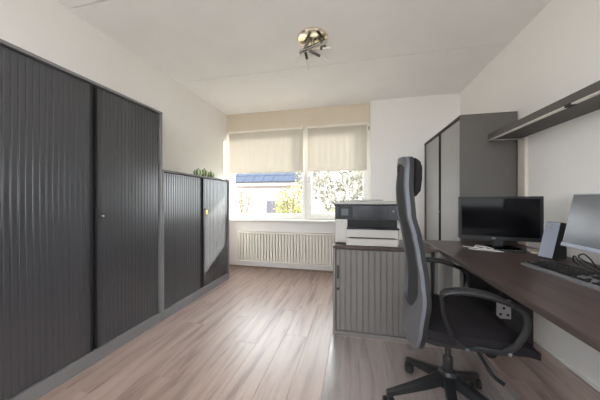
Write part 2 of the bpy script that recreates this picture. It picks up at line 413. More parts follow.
# ------------------------------------------------------------------ roller blinds
def roller_blind(x0, x1, label):
    t = thing('roller_blind', label, 'blind', ((x0 + x1) / 2, YW - 0.055, 1.575), group='roller blinds over the windows')
    w = (x1 - x0) / 2
    bm = bmesh.new()                                             # fabric: a slightly wavy hanging sheet
    nx = 48; rows_ = [0.020, 0.25, 0.5, 0.685]
    g = [[bm.verts.new((-w + 2 * w * i / nx, 0.0035 * math.sin(i * 1.25 + 0.6 * math.sin(i * 0.37)) * (1 - z / 0.75), z)) for i in range(nx + 1)] for z in rows_]
    for a, b in zip(g[:-1], g[1:]):
        for i in range(nx): bm.faces.new((a[i], a[i + 1], b[i + 1], b[i]))
    obj('fabric', bm, M['blind'], t, True)
    bm = bmesh.new(); bx(bm, -w, w, -0.011, 0.011, 0.0, 0.026, 0.005); obj('bottom_bar', bm, M['blind_bar'], t)
    bm = bmesh.new(); lathe(bm, [(0.019, -w), (0.019, w)], 16, 'X', (0, -0.008, 0.70)); obj('roller_tube', bm, M['blind_bar'], t, True)
    for s in (-1, 1):
        bm = bmesh.new(); bx(bm, s * (w + 0.001) - (0.006 if s < 0 else 0), s * (w + 0.001) + (0.006 if s > 0 else 0), -0.03, 0.05, 0.672, 0.724, 0.003)
        obj('bracket', bm, M['blind_bar'], t)
    return t
roller_blind(-2.075, -0.79, 'beige roller blind over the wide fixed window')
rb = roller_blind(-0.715, 0.185, 'beige roller blind over the narrower casement window')
bm = bmesh.new(); bx(bm, 0.478, 0.490, -0.02, 0.0, 0.60, 0.66, 0.002); o = obj('chain_guide', bm, M['cab_dark'], rb)

# ------------------------------------------------------------------ radiator
rt = thing('radiator', 'white ribbed panel radiator under the window sill', 'radiator', (-1.88, YW - 0.115, 0.11))
RW, RH = 2.0, 0.50
n = 40; p = RW / n
panel = obj('front_panel', box(0, RW, 0.030, 0.036, 0.028, RH - 0.028), M['radiator'], rt)
rib_m = to_mesh('rib', box(-p / 2 + 0.0065, p / 2 - 0.0065, -0.012, 0.0295, 0.029, RH - 0.029, 0.004, 1), M['radiator'])
for i in range(n): obj('rib', rib_m, None, panel, loc=((i + 0.5) * p, 0, 0))
bm = bmesh.new(); bx(bm, -0.004, RW + 0.004, -0.014, 0.036, RH - 0.028, RH, 0.005); bx(bm, -0.004, RW + 0.004, -0.014, 0.036, 0, 0.028, 0.005)
obj('panel_rail', bm, M['radiator'], rt)
bm = bmesh.new(); bx(bm, -0.006, -0.001, -0.002, 0.085, 0.02, RH + 0.005, 0.001); bx(bm, RW + 0.001, RW + 0.006, -0.002, 0.085, 0.02, RH + 0.005, 0.001); bx(bm, 0.0, RW, 0.073, 0.085, 0.01, RH - 0.005, 0.002)
obj('casing', bm, M['radiator'], rt)
bm = bmesh.new()
for i in range(50): bx(bm, 0.01 + i * 0.04, 0.034 + i * 0.04, 0.037, 0.072, RH - 0.006, RH - 0.001)
bx(bm, 0, RW, 0.0365, 0.040, RH - 0.01, RH); obj('top_grille', bm, M['radiator'], rt)
for s in (0.12, 1.88):
    bm = bmesh.new(); bx(bm, s - 0.01, s + 0.01, 0.074, 0.094, 0.05, RH - 0.05); obj('wall_bracket', bm, M['radiator'], rt)

# ------------------------------------------------------------------ tambour cabinets
def slat_mesh(p, h, m):
    ht = 0.0024 if p < 0.04 else 0.0085
    bm = bmesh.new(); g = p * 0.055
    prism(bm, [(-p / 2 + g, 0), (-p / 2 + g, -ht * 0.55), (-p / 2 + p * 0.16, -ht), (p / 2 - p * 0.16, -ht), (p / 2 - g, -ht * 0.55), (p / 2 - g, 0)], 0, h, 'XYZ')
    return to_mesh('slat', bm, m)

def tambour_cabinet(name, label, loc, rotz, W, D, HT, pitch, fm, sm, plinth=0.085, doors=2, gap=0.022, top=None, top_t=0.018):
    """local x along the front, front at y = 0 facing -y"""
    t = thing(name, label, 'cabinet', loc, rotz)
    s = 0.020
    bm = bmesh.new()
    bx(bm, 0, s, 0, D, 0.0, HT - top_t, 0.0015, 1); bx(bm, W - s, W, 0, D, 0.0, HT - top_t, 0.0015, 1)
    bx(bm, s, W - s, D - 0.012, D, 0.01, HT - top_t); bx(bm, s, W - s, 0.045, D - 0.012, plinth - 0.02, plinth)
    obj('carcass', bm, fm, t)
    obj('top_panel', box(-0.001, W + 0.001, -0.003, D, HT - top_t, HT, 0.002, 1), top or fm, t)
    obj('plinth', box(s + 0.0005, W - s - 0.0005, 0.001, 0.03, 0.0, plinth, 0.0015, 1), fm, t)
    obj('gap_shade_panel', box(s, W - s, 0.030, 0.040, plinth, HT - top_t), M['cab_dark'], t)  # near-black sheet paints the shade seen through the door gaps
    z0, z1 = plinth + 0.006, HT - top_t - 0.010
    sl = slat_mesh(pitch, z1 - z0, sm)
    spans = [(s + 0.010, W / 2 - gap / 2), (W / 2 + gap / 2, W - s - 0.014)] if doors == 2 else [(s + 0.006, W - s - 0.022)]
    out = []
    for i, (a, b) in enumerate(spans):
        grip = 0.030 if doors == 1 else 0.012
        bm = bmesh.new(); bx(bm, a, b, 0.017, 0.026, z0, z1)
        gl = (doors == 1) or (i == 1)
        c0, c1 = (a + grip, b) if gl else (a, b - grip)
        d = obj('door', bm, sm, t)
        g0 = a if gl else b - grip
        obj('grip_strip', box(g0, g0 + grip, 0.006, 0.0168, z0, z1, 0.002, 1), sm if doors == 1 else M['cab_dark'], d)
        k = max(1, round((c1 - c0) / pitch)); q = (c1 - c0) / k
        for j in range(k):
            so = obj('slat', sl, None, d, loc=(c0 + q * (j + 0.5), 0.0169, z0)); so.scale = (q / pitch, 1, 1)
        out.append(d)
    return t, out

XC = -1.745     # front plane of the left-hand cabinets
DEP = XC - XL - 0.006
t, ds = tambour_cabinet('tambour_cabinet', 'tall dark grey tambour cabinet, full height, left of the low one', (XC, 0.735, 0.001), PI / 2, 1.20, DEP, 1.945, 0.031, M['cab'], M['slat'])
bm = bmesh.new(); lathe(bm, [(0.011, 0.006), (0.011, -0.012), (0.008, -0.016), (0.008, -0.022), (0.003, -0.023)], 14, 'Y', (0.634, 0, 1.015)); k = obj('lock', bm, M['chrome'], ds[1], True); k['label'] = 'round chrome lock knob'
t, ds = tambour_cabinet('tambour_cabinet', 'low dark grey tambour cabinet between tall cabinet and window', (XC, 1.938, 0.001), PI / 2, 1.245, DEP, 1.415, 0.031, M['cab'], M['slat'])
bm = bmesh.new(); lathe(bm, [(0.010, 0.006), (0.010, -0.010), (0.006, -0.013)], 14, 'Y', (0.655, 0, 1.02)); bx(bm, 0.652, 0.658, -0.030, -0.010, 1.012, 1.03); k = obj('lock', bm, M['chrome'], ds[1], True); k['label'] = 'chrome lock with a key in it'
bm = bmesh.new(); bx(bm, 0.644, 0.682, -0.024, -0.014, 0.955, 1.008, 0.004); k = obj('key_tag', bm, M['brass'], ds[1]); k['label'] = 'yellow brass key tag'
# cupboard at the far right, its doors facing the room
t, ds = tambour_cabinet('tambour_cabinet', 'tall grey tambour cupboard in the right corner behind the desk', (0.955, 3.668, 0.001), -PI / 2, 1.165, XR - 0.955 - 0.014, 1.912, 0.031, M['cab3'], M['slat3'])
bm = bmesh.new(); lathe(bm, [(0.011, 0.006), (0.011, -0.012), (0.008, -0.018)], 14, 'Y', (0.590, 0, 0.99)); k = obj('lock', bm, M['chrome'], ds[1], True); k['label'] = 'round chrome lock knob'
# printer cabinet
PZ = 0.748
t, ds = tambour_cabinet('tambour_cabinet', 'small taupe tambour cabinet standing under the printer', (-0.172, 2.055, 0.001), 0.0, 0.802, 0.435, PZ - 0.001, 0.047, M['cab2'], M['slat2'], plinth=0.035, doors=1, top=M['desk'], top_t=0.022)
k = obj('handle', box(0.034, 0.048, 0.003, 0.008, 0.470, 0.580, 0.003), M['cab_dark'], ds[0]); k['label'] = 'black recessed grip'
bm = bmesh.new(); lathe(bm, [(0.011, 0.007), (0.011, 0.002), (0.004, 0.001)], 14, 'Y', (0.041, 0, 0.385)); k = obj('lock', bm, M['cab_dark'], ds[0], True); k['label'] = 'black round lock'

# ------------------------------------------------------------------ striped gourds on the low cabinet
def gourd(r, h, loc, label):
    bm = bmesh.new(); n = 28; prof = []
    for i in range(11):
        a = -PI / 2 + PI * i / 10; prof.append((max(0.004, r * math.cos(a)), h / 2 + h / 2 * math.sin(a)))
    lathe(bm, prof, n)
    for v in bm.verts:
        a = math.atan2(v.co.y, v.co.x); f = 1 + 0.05 * math.cos(7 * a); v.co.x *= f; v.co.y *= f
    t = thing('gourd', label, 'gourd', loc, random.random(), 'striped gourds on the low cabinet')
    obj('rind', bm, M['gourd'], t, True)
    bm = bmesh.new(); tube(bm, [(0, 0, h - 0.006), (0.002, 0, h + 0.006), (0.008, 0.002, h + 0.014)], [0.006, 0.005, 0.004], 6); obj('stem', bm, M['skirt'], t, True)
gourd(0.050, 0.085, (-1.83, 2.585, 1.4165), 'green and white striped gourd, the one nearest the tall cabinet')
gourd(0.052, 0.098, (-1.84, 2.72, 1.4165), 'green and white striped gourd, middle and tallest of three on low cabinet')
gourd(0.050, 0.082, (-1.83, 2.85, 1.4165), 'green and white striped gourd, the one nearest the window')

# ------------------------------------------------------------------ desk
DZ = 0.755
dk = thing('desk', 'long dark brown desk along the right wall with steel legs', 'desk', (0.634, 2.492, 0.0))
obj('desktop', box(0, XR - 0.634 - 0.034, -1.80, 0, DZ - 0.027, DZ, 0.002, 1), M['desk'], dk)
obj('edge_band', box(-0.0025, -0.0003, -1.80, 0, DZ - 0.026, DZ - 0.0012), M['desk_edge'], dk)
for y in (-0.26, -1.79):
    lg = obj('leg', box(0.115, 0.165, y, y + 0.22, 0.03, DZ - 0.028, 0.004), M['white_metal'], dk)
    obj('foot', box(0.06, 0.70, y + 0.07, y + 0.15, 0.0005, 0.0295, 0.004), M['white_metal'], lg)
obj('crossbar', box(0.42, 0.45, -1.55, -0.1, DZ - 0.075, DZ - 0.028, 0.003), M['cab_dark'], dk)

# black computer under the desk in a pale perforated holder
pc = thing('computer_tower', 'black computer tower hung under the desk', 'computer', (0.83, 1.63, 0.26))
obj('case', box(0, 0.16, 0, 0.50, 0, 0.38, 0.005), M['black'], pc)
fb = obj('front_bezel', box(0.004, 0.156, -0.012, -0.001, 0.004, 0.376, 0.004), M['black_soft'], pc)
obj('drive_bay', box(0.02, 0.14, -0.016, -0.0125, 0.31, 0.345, 0.001), M['black'], fb)
obj('drive_bay', box(0.02, 0.14, -0.016, -0.0125, 0.265, 0.30, 0.001), M['black'], fb)
bm = bmesh.new(); lathe(bm, [(0.010, -0.012), (0.010, -0.017)], 12, 'Y', (0.08, 0, 0.22)); obj('power_button', bm, M['black'], fb, True)
hb = thing('computer_holder', 'pale steel holder bracket around the computer under the desk', 'bracket', (0.805, 1.605, 0.20))
bm = bmesh.new(); bx(bm, 0, 0.205, 0.0, 0.55, 0.048, 0.058); bx(bm, 0.188, 0.196, 0.10, 0.40, 0.058, 0.527)
obj('cradle', bm, M['cab_dark'], hb)
pl = obj('perforated_plate', box(-0.010, 0.062, -0.006, -0.002, 0.255, 0.365, 0.0015, 1), M['plate'], hb); pl['label'] = 'pale steel plate with round holes'
for hx, hz in ((0.010, 0.345), (0.046, 0.340), (0.026, 0.315), (0.010, 0.280), (0.046, 0.278)):
    bm = bmesh.new(); lathe(bm, [(0.0075, -0.0075), (0.0075, -0.0062)], 12, 'Y', (hx, 0, hz)); obj('hole_shade', bm, M['cab_dark'], pl, True)  # dark discs on the plate stand in for the shade inside holes
bm = bmesh.new(); tube(bm, catmull([(0.83, 2.03, 0.70), (0.77, 1.96, 0.66), (0.765, 1.97, 0.54), (0.775, 2.02, 0.44), (0.785, 2.05, 0.37)]), 0.008, 8)
tag(obj('cable', bm, M['cable_grey'], smooth=True), 'grey cable hanging in a curve from the desk beside the black computer', 'cable')
bm = bmesh.new(); tube(bm, catmull([(1.12, 1.50, 0.71), (1.16, 1.42, 0.55), (1.20, 1.36, 0.38), (1.28, 1.34, 0.26), (1.33, 1.40, 0.36), (1.30, 1.50, 0.60), (1.26, 1.52, 0.715)]), 0.0055, 8)
tag(obj('cable', bm, M['black_soft'], smooth=True), 'black cable looping low under the desk near the right wall', 'cable')
bm = bmesh.new(); tube(bm, catmull([(1.10, 1.42, 0.715), (1.09, 1.40, 0.60), (1.12, 1.37, 0.50), (1.10, 1.36, 0.42), (1.15, 1.38, 0.52), (1.16, 1.40, 0.71)]), 0.005, 8)
tag(obj('cable', bm, M['cable_white'], smooth=True), 'white cable hanging under the desk behind the chair armrest', 'cable')

# ------------------------------------------------------------------ printer
pr = thing('printer', 'white and charcoal office printer with two paper trays on small cabinet', 'printer', (-0.165, 2.165, PZ + 0.0005))
PWD = 0.535
for fx in (0.03, PWD - 0.03):
    for fy in (0.03, 0.30):
        bm = bmesh.new(); lathe(bm, [(0.012, 0), (0.014, 0.008)], 12, 'Z', (fx, fy, 0)); obj('foot', bm, M['black_soft'], pr, True)
body = obj('body', box(0, PWD, 0, 0.325, 0.008, 0.212, 0.006), M['prn_white'], pr)
for q in (0.015, 0.055):
    obj('vent_mark', box(q, q + 0.008, -0.0015, -0.0003, 0.186, 0.192), M['cab_dark'], body)
bm = bmesh.new()
prism(bm, [(0.004, 0.213), (0.004, 0.334), (0.018, 0.342), (0.324, 0.342), (0.324, 0.213)], 0.001, PWD - 0.001, 'YZX')
up = obj('scanner_body', bm, M['prn_dark'], pr)
obj('glossy_panel', box(0.20, 0.45, 0.0005, 0.0036, 0.222, 0.332, 0.001, 1), M['prn_panel'], up)
cp = obj('control_panel', box(0.030, 0.150, -0.004, 0.0036, 0.222, 0.326, 0.003), M['black'], up)
obj('touchscreen', box(0.056, 0.118, -0.0055, -0.0042, 0.246, 0.306, 0.001, 1), M['prn_screen'], up)
bm = bmesh.new(); lathe(bm, [(0.008, 0.0036), (0.008, 0.0022)], 16, 'Y', (PWD - 0.045, 0, 0.285)); k = obj('emblem', bm, M['mark'], up, True); k['label'] = 'small pale round maker mark'
lid = obj('lid', box(-0.002, PWD + 0.002, 0.0, 0.326, 0.3425, 0.372, 0.008), M['prn_grey'], pr)
bm = bmesh.new(); prism(bm, [(0.12, 0.372), (0.15, 0.384), (0.40, 0.384), (0.42, 0.372)], 0.05, 0.30, 'XZY'); obj('paper_feeder_cover', bm, M['prn_grey'], lid)
bm = bmesh.new(); bx(bm, 0.110, 0.516, -0.016, -0.001, 0.150, 0.212, 0.002); ot = obj('output_slot', bm, M['cab_dark'], pr)
for i in range(9): obj('guide_rib', box(0.135 + i * 0.043, 0.141 + i * 0.043, -0.024, -0.0162, 0.178, 0.196, 0.001, 1), M['black'], ot)
obj('output_tray', box(0.106, 0.522, -0.088, -0.0005, 0.136, 0.150, 0.003), M['prn_dark'], pr)
def tray(z0, z1, yf):
    tr = obj('paper_tray', box(0.100, 0.512, yf, -0.0005, z0, z1, 0.004), M['prn_white'], pr)
    return tr
tr = tray(0.066, 0.1355, -0.084); obj('grip_slot', box(0.125, 0.490, -0.0855, -0.0843, 0.0665, 0.072), M['cab_dark'], tr)
tr = tray(0.0015, 0.0600, -0.089)
obj('tray_gap_shade', box(0.104, 0.508, -0.078, -0.0005, 0.0602, 0.0658), M['cab_dark'], pr)  # dark filler stands in for the shade between the trays

# ------------------------------------------------------------------ monitors
mdir = Vector((1.352 - 0.843, 2.12 - 2.24)); mang = math.atan2(mdir.y, mdir.x); MW = mdir.length
mo = thing('monitor', 'black widescreen monitor in front of the grey cupboard side', 'monitor', ((0.843 + 1.352) / 2, 2.18, DZ + 0.0005), mang)
z0, z1 = 0.062, 0.402
cs = obj('housing', box(-MW / 2, MW / 2, 0.0, 0.045, z0, z1, 0.006), M['black'], mo)
obj('screen', box(-MW / 2 + 0.020, MW / 2 - 0.020, -0.0012, -0.0002, z0 + 0.030, z1 - 0.018), M['screen'], mo)
bm = bmesh.new()
bx(bm, -MW / 2, MW / 2, -0.006, -0.0001, z0, z0 + 0.029, 0.002, 1); bx(bm, -MW / 2, MW / 2, -0.006, -0.0001, z1 - 0.017, z1, 0.002, 1)
bx(bm, -MW / 2, -MW / 2 + 0.019, -0.006, -0.0001, z0 + 0.029, z1 - 0.017, 0.002, 1); bx(bm, MW / 2 - 0.019, MW / 2, -0.006, -0.0001, z0 + 0.029, z1 - 0.017, 0.002, 1)
bz = obj('bezel', bm, M['black'], mo)
bm = bmesh.new(); bx(bm, -0.045, -0.020, -0.0075, -0.0062, z0 + 0.008, z0 + 0.018); k = obj('emblem', bm, M['mark'], bz); k['label'] = 'small pale maker mark'
obj('stand_neck', box(-0.035, 0.035, 0.012, 0.040, 0.012, z0 + 0.04, 0.006), M['black'], mo)
bm = bmesh.new(); lathe(bm, [(0.140, 0.0), (0.140, 0.006), (0.130, 0.011), (0.05, 0.014), (0.02, 0.016)], 40)
for v in bm.verts: v.co.y = v.co.y * 0.62 + 0.02
obj('stand_base', bm, M['screen'], mo, True)

m2 = thing('monitor', 'grey flat monitor tilted back at the right edge behind the keyboard', 'monitor', (1.125, 1.345, DZ + 0.0005), -PI / 2)   # screen faces -X
tilt = math.atan(0.052 / 0.265)
hs = obj('housing', box(-0.25, 0.25, 0.0, 0.022, 0, 0.285, 0.004), M['silver'], m2, loc=(0, -0.028, 0.128), rot=(-tilt, 0, 0))
obj('screen', box(-0.243, 0.243, -0.0012, -0.0002, 0.020, 0.279), M['matte_screen'], hs)
obj('lower_bezel', box(-0.25, 0.25, -0.004, -0.0003, 0.0, 0.0195, 0.001, 1), M['silver'], hs)
bm = bmesh.new(); prism(bm, [(0.030, 0.008), (0.075, 0.008), (0.060, 0.20), (0.036, 0.20)], -0.03, 0.03, 'YZX'); obj('stand_neck', bm, M['black'], m2)
obj('stand_base', box(-0.11, 0.11, 0.038, 0.180, 0.0, 0.009, 0.003), M['black'], m2)

# ------------------------------------------------------------------ speaker
sp = thing('speaker', 'slim silver desktop speaker leaning back between the two monitors', 'speaker', (1.19, 1.90, DZ + 0.0005), math.atan2(-0.94, 0.34))
# local x along the face width, local y away from the viewer of the face
bm = bmesh.new(); prism(bm, [(0.0, 0.004), (0.004, 0.0), (0.100, 0.0), (0.108, 0.006), (0.104, 0.222), (0.098, 0.228), (0.070, 0.232), (0.064, 0.228)], -0.008, 0.072, 'YZX')
obj('cabinet', bm, M['black'], sp)
bm = bmesh.new()
def face_pt(x, f, off): return (x, 0.003 + 0.0625 * f - off * 0.96, 0.006 + 0.222 * f + off * 0.28)
vs = [bm.verts.new(face_pt(x_, f, off)) for off in (0.0008, 0.007) for x_, f in ((-0.007, 0), (0.071, 0), (0.071, 1), (-0.007, 1))]
for q in ((0, 3, 2, 1), (4, 5, 6, 7), (0, 1, 5, 4), (1, 2, 6, 5), (2, 3, 7, 6), (3, 0, 4, 7)): bm.faces.new([vs[i] for i in q])
fr = obj('front_grille', bm, M['silver'], sp)
bm = bmesh.new(); lathe(bm, [(0.007, 0.0), (0.007, -0.006), (0.005, -0.008)], 14, 'Y', (0.031, 0.0475, 0.200)); k = obj('volume_knob', bm, M['chrome'], fr, True)

# ------------------------------------------------------------------ keyboard
kb = thing('keyboard', 'black wide keyboard lying on the desk below the grey monitor', 'keyboard', (0.948, 1.66, DZ + 0.0005), -PI / 2 + math.radians(5))
KW, KD = 0.455, 0.160      # local x runs along the keyboard, local y from front edge to back edge
bm = bmesh.new(); prism(bm, [(0, 0.0), (KD, 0.0), (KD, 0.026), (KD - 0.006, 0.029), (0.012, 0.013), (0.0, 0.009)], 0, KW, 'YZX')
kbody = obj('keyboard_body', bm, M['kb'], kb)
slope = math.atan((0.029 - 0.013) / (KD - 0.018)); kp = 0.0192
km = to_mesh('key', box(-0.0074, 0.0074, -0.0072, 0.0072, 0, 0.0065, 0.0016, 1), M['key'])
def key(x_, y_, sx=1.0):
    o = obj('key', km, None, kb, loc=(x_, y_, 0.0136 + (y_ - 0.012) * math.tan(slope)), rot=(slope, 0, 0)); o.scale = (sx, 1, 1)
for r_ in range(6):
    y_ = 0.026 + r_ * 0.0205 + (0.006 if r_ == 5 else 0)
    if r_ == 0:
        xx = 0.012
        for w_ in (1.25, 1.25, 1.25, 6.0, 1.25, 1.25, 1.25, 1.25): key(xx + w_ * kp / 2, y_, (w_ * kp - 0.0044) / 0.0148); xx += w_ * kp
    else:
        off = (0, 0.6, 0.25, 0.0, 0.0, 0.0)[r_] * kp
        for i in range(14 if r_ in (3, 4, 5) else 13): key(0.012 + off + (i + 0.5) * kp, y_)
    if r_ in (0, 3, 4, 5):
        for i in range(3): key(0.298 + (i + 0.5) * kp, y_)
    if r_ == 1: key(0.298 + 1.5 * kp, y_)
    if r_ < 5:
        for i in range(4): key(0.366 + (i + 0.5) * kp, y_)

# ------------------------------------------------------------------ loose things on the desk
for lab, pts, rr in (
    ('white cable coiled on the desk at the left of the black monitor stand', [(0.86, 2.20, 0), (0.93, 2.13, 0), (0.98, 2.11, 0.006), (0.96, 2.16, 0.010), (0.92, 2.155, 0.006), (0.95, 2.10, 0.004), (1.02, 2.09, 0.002), (0.99, 2.14, 0.012), (0.94, 2.19, 0.01)], 0.0032),
    ('thin white cable lying across the desk in front of the monitor stand', [(0.86, 2.10, 0), (0.90, 2.07, 0.0), (0.95, 2.062, 0.0), (1.00, 2.04, 0), (1.04, 2.005, 0)], 0.0035)):
    bm = bmesh.new(); tube(bm, catmull([(a, b, DZ + rr + 0.0005 + c) for a, b, c in pts]), rr, 7)
    tag(obj('cable', bm, M['cable_white'], smooth=True), lab, 'cable')
rm = thing('remote_control', 'slim black remote lying in front of the black monitor stand', 'remote', (1.11, 2.035, DZ + 0.0005), math.radians(-12))
obj('case', box(-0.075, 0.075, -0.018, 0.018, 0, 0.014, 0.005), M['black'], rm)
for i in range(5):
    obj('button', box(-0.058 + i * 0.024, -0.046 + i * 0.024, -0.006, 0.006, 0.0142, 0.0165, 0.001, 1), M['cable_grey'], rm)
nt_ = thing('notepad', 'cream notepad on the desk behind the silver speaker', 'notepad', (1.285, 2.05, DZ + 0.0005), math.radians(-20))
obj('pages', box(-0.055, 0.055, -0.06, 0.06, 0.0015, 0.0145, 0.001, 1), M['paper'], nt_); obj('cover', box(-0.056, 0.056, -0.061, 0.061, 0, 0.0014), M['cab2'], nt_)
for i, (lab, pts) in enumerate((
    ('black cable drooping behind the keyboard, nearest the speaker', [(1.255, 1.70, 0.0), (1.20, 1.66, 0.03), (1.16, 1.60, 0.07), (1.15, 1.53, 0.035), (1.20, 1.475, 0.0)]),
    ('black cable crossing under the grey monitor in a low arch', [(1.30, 1.66, 0.0), (1.21, 1.64, 0.055), (1.185, 1.58, 0.085), (1.175, 1.53, 0.07), (1.19, 1.495, 0.025), (1.27, 1.475, 0.0)]),
    ('black cable lying flat on the desk beside the wall under grey monitor', [(1.34, 1.78, 0), (1.30, 1.70, 0.01), (1.285, 1.60, 0.0), (1.33, 1.52, 0.0), (1.345, 1.475, 0.0)]))):
    bm = bmesh.new(); tube(bm, catmull([(a, b, DZ + 0.0035 + c) for a, b, c in pts]), 0.003, 7)
    tag(obj('cable', bm, M['black_soft'], smooth=True), lab, 'cable')

# ------------------------------------------------------------------ wall shelf
sh = thing('wall_shelf', 'long dark grey wall shelf with pale edge strip above the desk', 'shelf', (XR - 0.001, 2.488, 1.664))
obj('board', box(-0.247, 0, -2.2, 0, 0.0025, 0.052, 0.0015, 1), M['shelf'], sh)
obj('front_strip', box(-0.2475, -0.222, -2.2, -0.001, -0.006, 0.0023, 0.001, 1), M['alu'], sh)
obj('end_strip', box(-0.2215, -0.002, -0.012, -0.001, -0.005, 0.0023, 0.001, 1), M['alu'], sh)
for y in (-0.83, -1.7): obj('clip', box(-0.2490, -0.220, y - 0.022, y + 0.022, -0.010, 0.0055, 0.001, 1), M['cab_dark'], sh)

# ------------------------------------------------------------------ chair mat
tag(obj('chair_mat', box(-0.182, 0.925, 0.95, 2.035, 0.0006, 0.0036, 0.0012, 1), M['mat']), 'clear plastic floor mat under the office chair', 'mat')

# ------------------------------------------------------------------ office chair
ch = thing('office_chair', 'high-backed black and grey mesh office chair with headrest at the desk', 'chair', (0.49, 1.44, 0.0042), math.radians(-2))
def chair_base():
    hub = bmesh.new(); lathe(hub, [(0.028, 0.125), (0.044, 0.135), (0.044, 0.205), (0.032, 0.220)], 20); obj('hub', hub, M['ch_base'], ch, True)
    col = bmesh.new(); lathe(col, [(0.025, 0.215), (0.025, 0.285), (0.021, 0.292)], 18); obj('column_sleeve', col, M['ch_base'], ch, True)
    col = bmesh.new(); lathe(col, [(0.014, 0.290), (0.014, 0.425)], 14); obj('gas_column', col, M['ch_arm'], ch, True)
    for k in range(5):
        a = math.radians(117.8 + 72 * k)
        bm = bmesh.new(); n = 6; rings = []
        for i in range(n + 1):
            f = i / n; r = 0.035 + 0.285 * f
            top = 0.206 - 0.118 * f ** 0.9; hgt = 0.058 - 0.032 * f; w = 0.024 - 0.009 * f
            rings.append([bm.verts.new((r, y, z)) for y, z in ((-w, top - hgt), (w, top - hgt), (w, top - 0.006), (w * 0.55, top), (-w * 0.55, top), (-w, top - 0.006))])
        for A, B in zip(rings[:-1], rings[1:]):
            for q in range(6): bm.faces.new((A[q], A[(q + 1) % 6], B[(q + 1) % 6], B[q]))
        bm.faces.new(rings[0]); bm.faces.new(rings[-1])
        bm.transform(Matrix.Rotation(a, 4, 'Z'))
        lg = obj('leg', bm, M['ch_base'], ch)
        # caster
        Rm = Matrix.Translation((0.308 * math.cos(a), 0.308 * math.sin(a), 0)) @ Matrix.Rotation(a + 0.9 + 0.7 * k, 4, 'Z')
        bm = bmesh.new()
        lathe(bm, [(0.006, 0.045), (0.006, 0.072)], 10)
        bx(bm, -0.020, 0.020, -0.006, 0.006, 0.028, 0.052, 0.003)
        bm.transform(Rm); cst = obj('caster', bm, M['ch_base'], lg)
        for s in (-1, 1):
            bm = bmesh.new()
            lathe(bm, [(0.020, s * 0.008), (0.0265, s * 0.010), (0.0265, s * 0.025), (0.020, s * 0.029), (0.008, s * 0.030)], 20, 'Y', (0, 0, 0.0268))
            bm.transform(Rm); obj('wheel', bm, M['black_soft'], lg, True)
            bm = bmesh.new(); lathe(bm, [(0.010, s * 0.0296), (0.011, s * 0.0310), (0.007, s * 0.0316)], 16, 'Y', (0, 0, 0.0268)); bm.transform(Rm)
            obj('wheel_cap', bm, M['ch_base'], lg, True)
chair_base()

# seat
def lerp_tab(tab, z):
    for (a, va), (b, vb) in zip(tab[:-1], tab[1:]):
        if a <= z <= b:
            t_ = (z - a) / (b - a); t_ = t_ * t_ * (3 - 2 * t_) * 0.5 + t_ * 0.5
            return va + (vb - va) * t_
    return tab[0][1] if z < tab[0][0] else tab[-1][1]

bm = bmesh.new(); NX, NY = 16, 14
x0s, x1s = -0.150, 0.282
def seat_pt(i, j, bottom):
    u, v = i / NX, j / NY * 2 - 1
    x_ = x0s + (x1s - x0s) * u
    w_ = 0.250 - 0.028 * max(0, (0.30 - u) / 0.30) ** 2 - 0.030 * max(0, (u - 0.75) / 0.25) ** 2
    y_ = v * w_
    edge = max(abs(v) ** 5, (2 * abs(u - 0.5)) ** 9)
    zt = 0.548 + 0.010 * v * v - 0.030 * edge - 0.045 * max(0, (u - 0.62) / 0.38) ** 2 + 0.004 * math.sin(u * 19 + v * 2.5) * (1 - edge)
    zb = 0.474 + 0.008 * edge - 0.030 * max(0, (u - 0.70) / 0.30) ** 2
    return (x_, y_, zb if bottom else zt)
T = [[bm.verts.new(seat_pt(i, j, False)) for j in range(NY + 1)] for i in range(NX + 1)]
B = [[bm.verts.new(seat_pt(i, j, True)) for j in range(NY + 1)] for i in range(NX + 1)]
for i in range(NX):
    for j in range(NY):
        bm.faces.new((T[i][j], T[i + 1][j], T[i + 1][j + 1], T[i][j + 1])); bm.faces.new((B[i][j], B[i][j + 1], B[i + 1][j + 1], B[i + 1][j]))
for i in range(NX):
    for j in (0, NY): bm.faces.new((T[i][j], B[i][j], B[i + 1][j], T[i + 1][j]))
for j in range(NY):
    for i in (0, NX): bm.faces.new((T[i][j], B[i][j], B[i][j + 1], T[i][j + 1]))
obj('seat', bm, M['ch_fabric'], ch, True)
bm = bmesh.new(); prism(bm, [(-0.17, 0.472), (0.22, 0.465), (0.20, 0.442), (0.06, 0.428), (-0.10, 0.428), (-0.18, 0.446)], -0.17, 0.17, 'XZY'); obj('seat_pan', bm, M['ch_base'], ch)
obj('tilt_mechanism', box(-0.09, 0.17, -0.075, 0.075, 0.386, 0.427, 0.008), M['ch_base'], ch)
bm = bmesh.new(); lathe(bm, [(0.020, -0.060), (0.027, -0.064), (0.027, -0.112), (0.021, -0.117)], 18, 'Y', (0.150, 0, 0.400)); obj('tension_knob', bm, M['ch_base'], ch, True)
bm = bmesh.new(); lathe(bm, [(0.010, -0.060), (0.010, 0.0)], 10, 'Y', (0.150, 0, 0.400)); obj('knob_shaft', bm, M['ch_base'], ch, True)
bm = bmesh.new(); tube(bm, catmull([(0.080, -0.03, 0.418), (0.090, -0.085, 0.408), (0.110, -0.125, 0.365), (0.140, -0.155, 0.318), (0.172, -0.180, 0.302)], 5), [0.007] * 8 + [0.010] * 13, 8, 0.6)
obj('lever', bm, M['ch_base'], ch, True)

